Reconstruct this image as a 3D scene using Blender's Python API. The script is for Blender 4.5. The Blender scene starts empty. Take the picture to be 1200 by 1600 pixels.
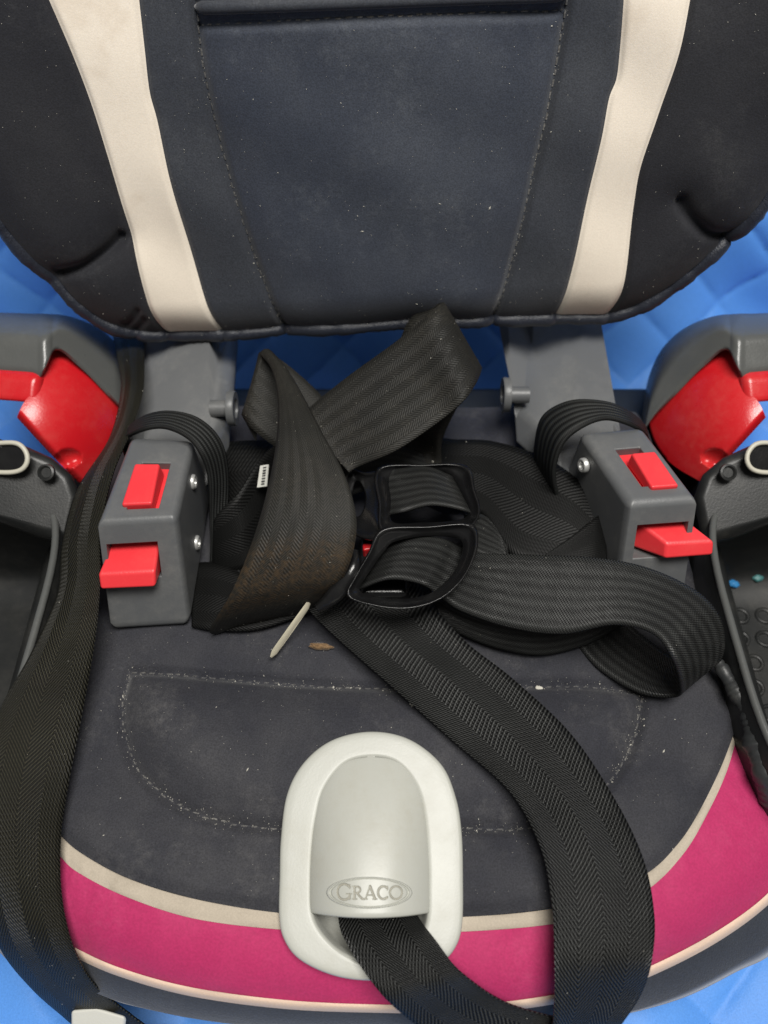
import bpy, bmesh, math, random
import numpy as np
from mathutils import Vector, Matrix
random.seed(7); rng = np.random.default_rng(7)
scene = bpy.context.scene
COL = scene.collection

# ------------------------------------------------------------------ camera
PITCH = math.radians(55.0)
CAM = np.array([0.0, -0.05, 0.36])
FPX = 1202.0                       # focal length in photograph pixels (1200 x 1600)
cd = bpy.data.cameras.new('camera'); cam = bpy.data.objects.new('camera', cd); COL.objects.link(cam)
cam.location = CAM; cam.rotation_euler = (math.pi/2 - PITCH, 0, 0)
cd.sensor_fit = 'VERTICAL'; cd.sensor_height = 36.0; cd.sensor_width = 27.0
cd.lens = 36.0*FPX/1600.0; cd.clip_start = 0.01; cd.clip_end = 50
cd.dof.use_dof = True; cd.dof.focus_distance = 0.36; cd.dof.aperture_fstop = 6.5
scene.camera = cam
# ------------------------------------------------------------------ light (indoor, soft ceiling light)
w = bpy.data.worlds.new('World'); scene.world = w; w.use_nodes = True
w.node_tree.nodes['Background'].inputs[0].default_value = (1.0, 0.98, 0.95, 1)
w.node_tree.nodes['Background'].inputs[1].default_value = 0.15
def area(name, loc, target, size, sy, power, col):
    l = bpy.data.lights.new(name, 'AREA'); l.shape = 'RECTANGLE'; l.size = size; l.size_y = sy; l.energy = power; l.color = col
    o = bpy.data.objects.new(name, l); COL.objects.link(o); o.location = loc
    o.rotation_euler = (Vector(target)-Vector(loc)).to_track_quat('-Z', 'Y').to_euler()
area('ceiling_light', (0.16, -0.12, 1.45), (0, 0.13, 0), 0.75, 0.45, 29, (1.0, 0.97, 0.92))
vs = scene.view_settings
vs.view_transform = 'Standard'; vs.look = 'None'; vs.gamma = 1; vs.use_curve_mapping = False; vs.exposure = 0.0

# ------------------------------------------------------------------ maths helpers
FWD = np.array([0, math.cos(PITCH), -math.sin(PITCH)]); UPV = np.array([0, math.sin(PITCH), math.cos(PITCH)]); RGT = np.array([1.0, 0, 0])
def ray(u, v): return RGT*(u-600)/FPX + UPV*(800-v)/FPX + FWD
def P(u, v, z=0.0):
    d = ray(u, v); return CAM + d*((z-CAM[2])/d[2])
def PD(u, v, depth): return CAM + ray(u, v)*depth
def PPl(u, v, o, n):
    d = ray(u, v); return CAM + d*(np.dot(np.asarray(o)-CAM, n)/np.dot(d, n))
def cr(pts, n):
    """centripetal-ish Catmull-Rom through pts, n samples spread evenly by length"""
    p = np.array(pts, float); m = len(p)
    if m == 2:
        t = np.linspace(0, 1, n)[:, None]; return p[0]*(1-t)+p[1]*t
    q = np.vstack([2*p[0]-p[1], p, 2*p[-1]-p[-2]])
    out = []
    for i in range(m-1):
        a, b, c, d = q[i:i+4]
        t = np.linspace(0, 1, 24, endpoint=(i == m-2))[:, None]
        out.append(0.5*((2*b)+(-a+c)*t+(2*a-5*b+4*c-d)*t*t+(-a+3*b-3*c+d)*t**3))
    o = np.vstack(out)
    return resample(o, n)
def resample(o, n):
    o = np.asarray(o, float)
    s = np.concatenate([[0], np.cumsum(np.linalg.norm(np.diff(o, axis=0), axis=1))])
    t = np.linspace(0, s[-1], n)
    return np.stack([np.interp(t, s, o[:, k]) for k in range(o.shape[1])], 1)
def crp(pts, n):
    """Catmull-Rom, evenly by control index (keeps matched curves matched)"""
    p = np.array(pts, float); m = len(p); q = np.vstack([2*p[0]-p[1], p, 2*p[-1]-p[-2]])
    T = np.linspace(0, m-1, n); out = []
    for t in T:
        i = min(int(t), m-2); f = t-i; a, b, c, d = q[i:i+4]
        out.append(0.5*((2*b)+(-a+c)*f+(2*a-5*b+4*c-d)*f*f+(-a+3*b-3*c+d)*f**3))
    return np.array(out)
def closed_cr(pts, n):
    p = list(map(tuple, pts)); k = len(p)
    q = np.array(p[-2:]+p+p[:3], float); out = []
    for i in range(2, 2+k):
        a, b, c, d = q[i-1], q[i], q[i+1], q[i+2]
        t = np.linspace(0, 1, 16, endpoint=False)[:, None]
        out.append(0.5*((2*b)+(-a+c)*t+(2*a-5*b+4*c-d)*t*t+(-a+3*b-3*c+d)*t**3))
    o = np.vstack(out); o = np.vstack([o, o[:1]])
    return resample(o, n+1)[:-1]
def dist_poly(pts, poly):
    """distance of pts (N,2) to polyline (M,2)"""
    pts = np.asarray(pts, float); best = np.full(len(pts), 1e9)
    for a, b in zip(poly[:-1], poly[1:]):
        ab = b-a; L = max(np.dot(ab, ab), 1e-14)
        t = np.clip(((pts-a)@ab)/L, 0, 1)
        best = np.minimum(best, np.linalg.norm(pts-(a+t[:, None]*ab), axis=1))
    return best
def in_poly(pts, poly):
    x, y = pts[:, 0], pts[:, 1]; c = np.zeros(len(pts), bool); j = len(poly)-1
    for i in range(len(poly)):
        xi, yi = poly[i]; xj, yj = poly[j]
        m = ((yi > y) != (yj > y)) & (x < (xj-xi)*(y-yi)/((yj-yi) if yj != yi else 1e-12)+xi)
        c ^= m; j = i
    return c
def coons(bot, top, lef, rig, nu, nv):
    b, t = resample(bot, nu), resample(top, nu); l, r = resample(lef, nv), resample(rig, nv)
    u = np.linspace(0, 1, nu)[None, :, None]; v = np.linspace(0, 1, nv)[:, None, None]
    return ((1-v)*b[None]+v*t[None]+(1-u)*l[:, None]+u*r[:, None]
            - ((1-u)*(1-v)*b[0]+u*(1-v)*b[-1]+(1-u)*v*t[0]+u*v*t[-1]))

# ------------------------------------------------------------------ object helpers
def link(name, me, mat, parent=None, smooth=True):
    o = bpy.data.objects.new(name, me); COL.objects.link(o)
    if mat: me.materials.append(mat)
    if smooth:
        me.polygons.foreach_set('use_smooth', [True]*len(me.polygons))
    if parent: o.parent = parent
    return o
def mesh(name, V, F, mat, parent=None, smooth=True):
    me = bpy.data.meshes.new(name); me.from_pydata([tuple(map(float, p)) for p in V], [], [tuple(map(int, f)) for f in F]); me.update()
    return link(name, me, mat, parent, smooth)
def gridfaces(nv, nu, off=0, wrap=False):
    F = []
    for j in range(nv-1):
        for i in range(nu if wrap else nu-1):
            k = (i+1) % nu
            F.append((off+j*nu+i, off+j*nu+k, off+(j+1)*nu+k, off+(j+1)*nu+i))
    return F
def grid(name, G, mat, parent=None, flip=False):
    nv, nu = G.shape[:2]; F = gridfaces(nv, nu)
    if flip: F = [f[::-1] for f in F]
    return mesh(name, G.reshape(-1, 3), F, mat, parent)
def thick_grid(name, G, off, mat, parent=None):
    """closed slab: front grid G and its copy moved by off, sides joined"""
    nv, nu = G.shape[:2]; N = nv*nu; V = np.vstack([G.reshape(-1, 3), (G+off).reshape(-1, 3)]); F = gridfaces(nv, nu)
    F = F+[tuple(i+N for i in f[::-1]) for f in F]
    b = [i for i in range(nu)]+[j*nu+nu-1 for j in range(1, nv)]+[(nv-1)*nu+i for i in range(nu-2, -1, -1)]+[j*nu for j in range(nv-2, 0, -1)]
    F += [(b[(k+1) % len(b)], b[k], b[k]+N, b[(k+1) % len(b)]+N) for k in range(len(b))]
    o = mesh(name, V, F, mat, parent); fix_normals(o)
    m = o.modifiers.new('es', 'EDGE_SPLIT'); m.split_angle = math.radians(55)
    return o
def fix_normals(o):
    bm = bmesh.new(); bm.from_mesh(o.data); bmesh.ops.recalc_face_normals(bm, faces=bm.faces); bm.to_mesh(o.data); bm.free()
def bevel(o, wd, seg=3, ang=30):
    m = o.modifiers.new('bevel', 'BEVEL'); m.width = wd; m.segments = seg; m.limit_method = 'ANGLE'; m.angle_limit = math.radians(ang); m.harden_normals = False
    return o
def solid(o, t, off=0):
    m = o.modifiers.new('solid', 'SOLIDIFY'); m.thickness = t; m.offset = off; return o
def tube(name, pts, r, mat, parent=None, n=10, closed=False, cap=True):
    p = np.array(pts, float); m = len(p)
    r = np.full(m, r) if np.isscalar(r) else np.asarray(r)
    T = np.gradient(p, axis=0) if not closed else (np.roll(p, -1, 0)-np.roll(p, 1, 0))
    T /= np.linalg.norm(T, axis=1)[:, None]+1e-12
    ref = np.array([0.13, 0.2, 0.97]); N = np.cross(T, ref); N /= np.linalg.norm(N, axis=1)[:, None]+1e-12
    B = np.cross(N, T); a = np.linspace(0, 2*math.pi, n, endpoint=False)
    V = (p[:, None]+(np.cos(a)[None, :, None]*N[:, None]+np.sin(a)[None, :, None]*B[:, None])*r[:, None, None]).reshape(-1, 3)
    F = gridfaces(m, n, wrap=True)
    if closed:
        F += [((m-1)*n+i, (m-1)*n+(i+1) % n, (i+1) % n, i) for i in range(n)]
    elif cap:
        F += [tuple(range(n))[::-1], tuple((m-1)*n+i for i in range(n))]
    return mesh(name, V, F, mat, parent)
def extrude_poly(name, pts3, vec, mat, parent=None, bev=0.002, seg=3):
    """closed prism: face pts3 swept along vec"""
    p = np.array(pts3, float); n = len(p); vec = np.asarray(vec, float)
    if vec.ndim == 1: vec = np.tile(vec, (n, 1))
    V = np.vstack([p, p+vec])
    F = [tuple(range(n)), tuple(range(2*n-1, n-1, -1))]+[((i+1) % n, i, n+i, n+(i+1) % n) for i in range(n)]
    o = mesh(name, V, F, mat, parent, smooth=True); fix_normals(o)
    if bev:
        bevel(o, bev, seg, 35); m = o.modifiers.new('wn', 'WEIGHTED_NORMAL'); m.keep_sharp = False
    return o
def hexa(name, top4, bot4, mat, parent=None, bev=0.002, pockets=()):
    """box from 4+4 corners; pockets: (face, u0,u1,v0,v1, depth) cut real recesses in face 'top' or 'front'.
    order of corners: front-left, front-right, rear-right, rear-left"""
    t = np.array(top4, float); b = np.array(bot4, float)
    V = [*t, *b]; F = []
    faces = {'top': (0, 1, 2, 3), 'bottom': (7, 6, 5, 4), 'front': (4, 5, 1, 0), 'right': (5, 6, 2, 1), 'back': (6, 7, 3, 2), 'left': (7, 4, 0, 3)}
    pk = {q[0]: q[1:] for q in pockets}
    for nme, f in faces.items():
        if nme not in pk: F.append(f); continue
        u0, u1, v0, v1, dep = pk[nme]
        c = [np.array(V[i]) for i in f]
        bl = lambda u, v: (1-u)*(1-v)*c[0]+u*(1-v)*c[1]+u*v*c[2]+(1-u)*v*c[3]
        nrm = np.cross(c[1]-c[0], c[3]-c[0]); nrm /= np.linalg.norm(nrm)
        k = len(V); q = [bl(u0, v0), bl(u1, v0), bl(u1, v1), bl(u0, v1)]
        V += q; V += [x-nrm*dep for x in q]
        for i in range(4):
            j = (i+1) % 4
            F.append((f[i], f[j], k+j, k+i)); F.append((k+i, k+j, k+4+j, k+4+i))
        F.append((k+4, k+5, k+6, k+7))
    o = mesh(name, V, F, mat, parent); fix_normals(o)
    if bev:
        at = o.data.attributes.new('bevel_weight_edge', 'FLOAT', 'EDGE')
        outer = {frozenset((f[i], f[(i+1) % 4])) for f in faces.values() for i in range(4)}
        for e in o.data.edges:
            ev = frozenset(e.vertices); f_ = min(e.vertices)
            at.data[e.index].value = 1.0 if ev in outer else (0.16 if f_ >= 8 else 0.0)
        m = o.modifiers.new('bevel', 'BEVEL'); m.width = bev; m.segments = 4; m.limit_method = 'WEIGHT'; m.use_clamp_overlap = False
        wn = o.modifiers.new('wn', 'WEIGHTED_NORMAL'); wn.keep_sharp = True
    return o
def empty(name, loc=(0, 0, 0)):
    o = bpy.data.objects.new(name, None); COL.objects.link(o); o.location = loc; o.empty_display_size = 0.02; return o
def tag(o, label=None, cat=None, group=None, kind=None):
    for k, v in (('label', label), ('category', cat), ('group', group), ('kind', kind)):
        if v: o[k] = v
    return o
def lathe_axis(name, c, axis, prof, mat, parent=None, n=28):
    """prof: list of (offset along axis, radius)"""
    ax = np.asarray(axis, float); ax /= np.linalg.norm(ax)
    r = np.cross(ax, [0.1, 0.3, 0.9]); r /= np.linalg.norm(r); q = np.cross(ax, r)
    a = np.linspace(0, 2*math.pi, n, endpoint=False); V = []
    for off, rad in prof:
        V += [np.asarray(c)+ax*off+(r*math.cos(t)+q*math.sin(t))*rad for t in a]
    F = gridfaces(len(prof), n, wrap=True)+[tuple(range(n))[::-1], tuple((len(prof)-1)*n+i for i in range(n))]
    o = mesh(name, V, F, mat, parent); fix_normals(o)
    m = o.modifiers.new('es', 'EDGE_SPLIT'); m.split_angle = math.radians(50)
    return o
def stitches(name, path, nrm, mat, parent, ln=0.0030, gap=0.0016, r=0.00042, lift=0.0003, jitter=0.0):
    p = np.asarray(path, float); s = np.concatenate([[0], np.cumsum(np.linalg.norm(np.diff(p, axis=0), axis=1))])
    at = lambda t: np.array([np.interp(t, s, p[:, k]) for k in range(3)])
    N = np.asarray(nrm, float); V = []; F = []; t = 0.0005
    while t+ln < s[-1]:
        l = ln*(1+random.uniform(-.15, .15)); a, b = at(t), at(min(t+l, s[-1])); d = b-a; d /= np.linalg.norm(d)+1e-12
        sd = np.cross(d, N); sd /= np.linalg.norm(sd)+1e-12
        k = len(V); off = N*lift+sd*random.uniform(-1, 1)*jitter
        for c, h in ((a, -.4), (a*0.7+b*0.3, 1), (a*.3+b*.7, 1), (b, -.4)):
            V += [c+off+sd*r, c+off+N*r*h*1.2, c+off-sd*r]
        for i in range(3):
            F += [(k+3*i, k+3*i+3, k+3*i+4, k+3*i+1), (k+3*i+1, k+3*i+4, k+3*i+5, k+3*i+2)]
        F += [(k, k+1, k+2), (k+9, k+11, k+10)]
        t += l+gap
    return mesh(name, V, F, mat, parent)

# ------------------------------------------------------------------ materials
def nmat(name):
    m = bpy.data.materials.new(name); m.use_nodes = True; nt = m.node_tree; return m, nt, nt.nodes['Principled BSDF']
def nd(nt, t, **kw):
    n = nt.nodes.new(t)
    for k, v in kw.items():
        if k.startswith('i_'): n.inputs[k[2:].replace('_', ' ')].default_value = v
        else: setattr(n, k, v)
    return n
def mth(nt, op, a, b=None, c=None):
    n = nt.nodes.new('ShaderNodeMath'); n.operation = op
    for i, x in enumerate((a, b, c)):
        if x is None: continue
        if isinstance(x, (int, float)): n.inputs[i].default_value = x
        else: nt.links.new(x, n.inputs[i])
    return n.outputs[0]
def noise(nt, scale, detail=3, rough=0.55, vec=None):
    n = nd(nt, 'ShaderNodeTexNoise'); n.inputs['Scale'].default_value = scale; n.inputs['Detail'].default_value = detail; n.inputs['Roughness'].default_value = rough
    if vec is None:
        g = nt.nodes.new('ShaderNodeNewGeometry'); vec = g.outputs['Position']
    nt.links.new(vec, n.inputs['Vector']); return n.outputs['Fac']
def ramp(nt, fac, stops):
    r = nt.nodes.new('ShaderNodeValToRGB'); e = r.color_ramp.elements
    e[0].position, e[0].color = stops[0][0], (*stops[0][1], 1); e[1].position, e[1].color = stops[1][0], (*stops[1][1], 1)
    for p, c in stops[2:]:
        x = e.new(p); x.color = (*c, 1)
    nt.links.new(fac, r.inputs[0]); return r.outputs[0]
def mix(nt, fac, a, b):
    n = nt.nodes.new('ShaderNodeMix'); n.data_type = 'RGBA'
    if isinstance(fac, (int, float)): n.inputs[0].default_value = fac
    else: nt.links.new(fac, n.inputs[0])
    for s, x in ((6, a), (7, b)):
        if isinstance(x, tuple): n.inputs[s].default_value = (*x, 1)
        else: nt.links.new(x, n.inputs[s])
    return n.outputs[2]
def bump(nt, bsdf, h, dist, strength=1.0):
    b = nt.nodes.new('ShaderNodeBump'); b.inputs['Distance'].default_value = dist; b.inputs['Strength'].default_value = strength
    nt.links.new(h, b.inputs['Height']); nt.links.new(b.outputs[0], bsdf.inputs['Normal'])

def fabric(name, col, dust, dustamt=0.35, rough=0.75, sheen=0.25, knit=1400, bumpd=0.0004, spec=0.3, stain=None, grain=0.30):
    m, nt, b = nmat(name)
    n1 = noise(nt, 14, 5, 0.6); n2 = noise(nt, 55, 4, 0.65); n3 = noise(nt, knit, 2, 0.5)
    f = mth(nt, 'MULTIPLY', ramp(nt, n1, [(0.30, (0, 0, 0)), (0.85, (1, 1, 1))]), ramp(nt, n2, [(0.25, (0.45,)*3), (0.85, (1, 1, 1))]))
    c = mix(nt, mth(nt, 'MULTIPLY', f, dustamt), col, dust)
    sc_ = mth(nt, 'MULTIPLY', ramp(nt, noise(nt, 20, 8, 0.72), [(0.53, (0, 0, 0)), (0.70, (1, 1, 1))]), ramp(nt, noise(nt, 320, 3, 0.7), [(0.35, (0.25,)*3), (0.65, (1, 1, 1))]))
    c = mix(nt, mth(nt, 'MULTIPLY', sc_, min(0.5, dustamt*0.9)), c, dust)
    fine = ramp(nt, n3, [(0.3, (1-grain,)*3), (0.7, (1+grain*.8,)*3)])
    mm = nt.nodes.new('ShaderNodeMix'); mm.data_type = 'RGBA'; mm.blend_type = 'MULTIPLY'; mm.inputs[0].default_value = 1
    nt.links.new(c, mm.inputs[6]); nt.links.new(fine, mm.inputs[7]); c = mm.outputs[2]
    if stain:
        s = ramp(nt, noise(nt, 26, 4, 0.6), [(0.58, (0, 0, 0)), (0.75, (1, 1, 1))])
        c = mix(nt, mth(nt, 'MULTIPLY', s, 0.45), c, stain)
    nt.links.new(c, b.inputs['Base Color'])
    b.inputs['Roughness'].default_value = rough; b.inputs['Sheen Weight'].default_value = sheen; b.inputs['Sheen Roughness'].default_value = 0.45
    b.inputs['Specular IOR Level'].default_value = spec
    h = mth(nt, 'ADD', mth(nt, 'MULTIPLY', n3, 0.5), mth(nt, 'MULTIPLY', n2, 0.8))
    bump(nt, b, h, bumpd, 0.6); return m
def plastic(name, col, rough=0.35, dust=(0.3, 0.3, 0.28), amt=0.15, grain=0.00012, gs=900, spec=0.5):
    m, nt, b = nmat(name)
    n1 = noise(nt, 30, 5, 0.65); n2 = noise(nt, 260, 3, 0.6); n3 = noise(nt, gs, 2)
    f = mth(nt, 'MULTIPLY', ramp(nt, n1, [(0.45, (0, 0, 0)), (0.75, (1, 1, 1))]), ramp(nt, n2, [(0.4, (0.3,)*3), (0.75, (1, 1, 1))]))
    nt.links.new(mix(nt, mth(nt, 'MULTIPLY', f, amt), col, dust), b.inputs['Base Color'])
    nt.links.new(mth(nt, 'ADD', rough-0.06, mth(nt, 'MULTIPLY', n1, 0.18)), b.inputs['Roughness'])
    b.inputs['Specular IOR Level'].default_value = spec
    bump(nt, b, n3, grain, 0.6); return m
def webbing(name, kind='herring', dark=(0.0015, 0.0015, 0.0015), light=(0.060, 0.062, 0.060), pitch=2.05, chev=10.5, dirt=None, dirtamt=0.5, rough=0.40, stain=None, bs=0.9, spec=0.28):
    m, nt, b = nmat(name)
    uv = nt.nodes.new('ShaderNodeUVMap'); sp = nt.nodes.new('ShaderNodeSeparateXYZ'); nt.links.new(uv.outputs[0], sp.inputs[0])
    wob = mth(nt, 'MULTIPLY_ADD', noise(nt, 90, 3, 0.6), 1.6, -0.8)
    x, y = sp.outputs[0], mth(nt, 'ADD', sp.outputs[1], wob)       # millimetres
    tau = 2*math.pi
    if kind == 'herring':
        zig = mth(nt, 'PINGPONG', x, chev)
        d = mth(nt, 'ADD', y, mth(nt, 'MULTIPLY', zig, 1.25))
        ln = mth(nt, 'SINE', mth(nt, 'MULTIPLY', d, tau/pitch))
        th = mth(nt, 'SINE', mth(nt, 'MULTIPLY', x, tau/1.5))
        h = mth(nt, 'ADD', mth(nt, 'MULTIPLY', ln, 0.78), mth(nt, 'MULTIPLY', th, 0.22))
        fc = mth(nt, 'MULTIPLY', mth(nt, 'POWER', mth(nt, 'MULTIPLY_ADD', ln, 0.5, 0.5), 1.5), mth(nt, 'MULTIPLY_ADD', th, 0.22, 0.78))
    elif kind == 'elastic':
        band = mth(nt, 'SINE', mth(nt, 'MULTIPLY', x, tau/7.0)); fc = mth(nt, 'MULTIPLY_ADD', band, 0.5, 0.5); ln = mth(nt, 'SINE', mth(nt, 'MULTIPLY', y, tau/1.0))
        h = mth(nt, 'ADD', mth(nt, 'MULTIPLY', band, 0.8), mth(nt, 'MULTIPLY', ln, 0.2))
    else:
        band = mth(nt, 'SINE', mth(nt, 'MULTIPLY', x, tau/6.3))
        off = mth(nt, 'MULTIPLY', mth(nt, 'SIGN', mth(nt, 'SINE', mth(nt, 'MULTIPLY', x, tau/1.7))), 0.35)
        ln = mth(nt, 'SINE', mth(nt, 'MULTIPLY', mth(nt, 'ADD', y, off), tau/1.35))
        h = mth(nt, 'ADD', mth(nt, 'MULTIPLY', ln, 0.92), mth(nt, 'MULTIPLY', band, 0.08))
        fc = mth(nt, 'MULTIPLY', mth(nt, 'MULTIPLY_ADD', ln, 0.5, 0.5), mth(nt, 'MULTIPLY_ADD', band, 0.33, 0.62))
    f = fc
    wear = noise(nt, 40, 4, 0.6)
    f = mth(nt, 'MULTIPLY', f, mth(nt, 'MULTIPLY_ADD', wear, 1.1, 0.35))
    c = mix(nt, f, dark, light)
    if dirt:
        dm = mth(nt, 'MULTIPLY', ramp(nt, noise(nt, 22, 4, 0.6), [(0.38, (0, 0, 0)), (0.7, (1, 1, 1))]), ramp(nt, noise(nt, 500, 3, 0.7), [(0.4, (0.15,)*3), (0.7, (1, 1, 1))]))
        c = mix(nt, mth(nt, 'MULTIPLY', dm, dirtamt), c, dirt)
    if stain:      # worn-in brown dirt between two lengths of the strap (mm)
        s0, s1, sc = stain
        k = mth(nt, 'MULTIPLY', mth(nt, 'SMOOTH_MIN', mth(nt, 'DIVIDE', mth(nt, 'SUBTRACT', y, s0), 14.0), mth(nt, 'DIVIDE', mth(nt, 'SUBTRACT', s1, y), 14.0), 0.3), 1.0)
        k = mth(nt, 'MINIMUM', mth(nt, 'MAXIMUM', k, 0.0), 1.0)
        k = mth(nt, 'MULTIPLY', k, ramp(nt, noise(nt, 420, 4, 0.75), [(0.42, (0.08,)*3), (0.66, (1, 1, 1))]))
        c = mix(nt, mth(nt, 'MULTIPLY', k, 0.8), c, sc)
    nt.links.new(c, b.inputs['Base Color'])
    b.inputs['Roughness'].default_value = rough; b.inputs['Specular IOR Level'].default_value = spec
    bump(nt, b, h, 0.00035, bs); return m

NAVY = fabric('navy_fabric', (0.026, 0.030, 0.040), (0.10, 0.105, 0.11), 0.38)
NAVY2 = fabric('navy_panel_fabric', (0.024, 0.030, 0.046), (0.115, 0.125, 0.14), 0.42)
BOLST = fabric('dark_bolster_fabric', (0.0115, 0.012, 0.0165), (0.07, 0.07, 0.07), 0.35, sheen=0.15)
SEATF = fabric('charcoal_seat_fabric', (0.0185, 0.0195, 0.027), (0.15, 0.145, 0.14), 0.32)
BEIGE = fabric('beige_fabric', (0.80, 0.72, 0.61), (0.64, 0.56, 0.46), 0.45, rough=0.85, sheen=0.1, bumpd=0.0002, grain=0.05, stain=(0.52, 0.42, 0.31))
TRIM = fabric('grey_beige_trim', (0.47, 0.41, 0.33), (0.30, 0.26, 0.2), 0.6, rough=0.8, sheen=0.1, bumpd=0.0002, grain=0.08)
PEACH = fabric('cream_trim', (0.72, 0.54, 0.42), (0.52, 0.40, 0.30), 0.4, rough=0.8, sheen=0.1, bumpd=0.0002, grain=0.06)
MAG = fabric('magenta_fabric', (0.42, 0.018, 0.105), (0.50, 0.06, 0.16), 0.6, rough=0.7, sheen=0.25, knit=900, bumpd=0.0003, grain=0.10)
PIPE = fabric('satin_piping', (0.013, 0.016, 0.026), (0.05, 0.055, 0.07), 0.4, rough=0.42, sheen=0.1, spec=0.5, bumpd=0.001)
THREAD = fabric('dusty_thread', (0.055, 0.055, 0.058), (0.40, 0.38, 0.33), 0.42, grain=.6)
BLUE = fabric('blue_quilt_fabric', (0.10, 0.31, 0.80), (0.13, 0.35, 0.84), 0.5, grain=0.08, rough=0.5, sheen=0.15, knit=1100)
BLUETH = fabric('blue_thread', (0.02, 0.09, 0.34), (0.03, 0.12, 0.42), 0.3)
GREY = plastic('grey_plastic', (0.100, 0.104, 0.108), 0.38, (0.30, 0.29, 0.26), 0.38)
CAPG = plastic('dark_cap_plastic', (0.085, 0.088, 0.085), 0.27, (0.22, 0.22, 0.2), 0.22)
BLACK = plastic('black_plastic', (0.006, 0.006, 0.0065), 0.22, (0.12, 0.12, 0.11), 0.12)
TUB = plastic('cup_holder_plastic', (0.013, 0.014, 0.014), 0.38, (0.15, 0.14, 0.12), 0.25)
LEATH = plastic('black_vinyl', (0.028, 0.030, 0.031), 0.42, (0.25, 0.24, 0.2), 0.35, grain=0.0006, gs=240)
RED = plastic('red_plastic', (0.56, 0.011, 0.017), 0.24, (0.7, 0.2, 0.16), 0.22)
REDB = plastic('red_button_plastic', (0.76, 0.035, 0.045), 0.36, (0.75, 0.2, 0.15), 0.18)
BADGE = plastic('pale_grey_plastic', (0.43, 0.436, 0.395), 0.38, (0.34, 0.32, 0.25), 0.45, grain=0.00006)
LETTER_SHADE_GRIME = plastic('shaded_grimy_engraving', (0.30, 0.29, 0.245), 0.6)  # darker letter tone: shade painted into the engraving, along with some grime
CREAMP = plastic('cream_plastic', (0.50, 0.48, 0.40), 0.4)
STEEL, _nt, _b = nmat('steel'); _b.inputs['Metallic'].default_value = 0.25; _b.inputs['Base Color'].default_value = (0.86, 0.80, 0.62, 1); _b.inputs['Roughness'].default_value = 0.22
bump(_nt, _b, noise(_nt, 700, 2), 0.0001, 0.5)
CHROME, _nt, _b = nmat('rivet_steel'); _b.inputs['Metallic'].default_value = 1; _b.inputs['Base Color'].default_value = (0.62, 0.62, 0.60, 1); _b.inputs['Roughness'].default_value = 0.42; _b.inputs['Metallic'].default_value = 0.6
bump(_nt, _b, noise(_nt, 900, 2), 0.00008, 0.5)
WEB = webbing('black_webbing', 'herring')
WEBO = webbing('olive_black_webbing', 'herring', dark=(0.004, 0.004, 0.003), light=(0.046, 0.043, 0.028), pitch=2.1, chev=10.5, rough=0.48)
WEBK = webbing('deep_black_webbing', 'herring', dark=(0.0015, 0.0015, 0.0015), light=(0.013, 0.0135, 0.013), rough=0.5, bs=0.25, spec=0.15)
WEBR = webbing('ribbed_webbing', 'ribbed', dark=(0.004, 0.004, 0.004), light=(0.050, 0.052, 0.050), rough=0.36, bs=0.5)
WEBD = webbing('dirty_webbing', 'herring', dark=(0.005, 0.005, 0.0045), light=(0.034, 0.034, 0.031), pitch=1.6, chev=3.5, dirt=(0.10, 0.09, 0.07), dirtamt=0.3, rough=0.55, bs=0.30, spec=0.22)
WEBS = webbing('stained_webbing', 'herring', dark=(0.006, 0.006, 0.005), light=(0.036, 0.0355, 0.032), pitch=1.6, chev=3.5, dirt=(0.10, 0.09, 0.07), dirtamt=0.25, rough=0.55, bs=0.30, spec=0.22, stain=(122.0, 175.0, (0.065, 0.042, 0.022)))
ELAST = webbing('elastic_band', 'elastic', dark=(0.003, 0.003, 0.003), light=(0.024, 0.026, 0.025), rough=0.6, bs=0.8)
PAPER = plastic('white_label', (0.6, 0.6, 0.55), 0.6)
INK = plastic('label_ink', (0.02, 0.02, 0.02), 0.6)
LINT = plastic('pale_lint', (0.55, 0.53, 0.46), 0.9)
TEAL1 = plastic('blue_scrap', (0.03, 0.22, 0.5), 0.4); TEAL2 = plastic('teal_scrap', (0.06, 0.2, 0.2), 0.4)
CRUMB = fabric('crumb_brown', (0.11, 0.055, 0.02), (0.42, 0.30, 0.17), 0.8, grain=0.5)

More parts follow.
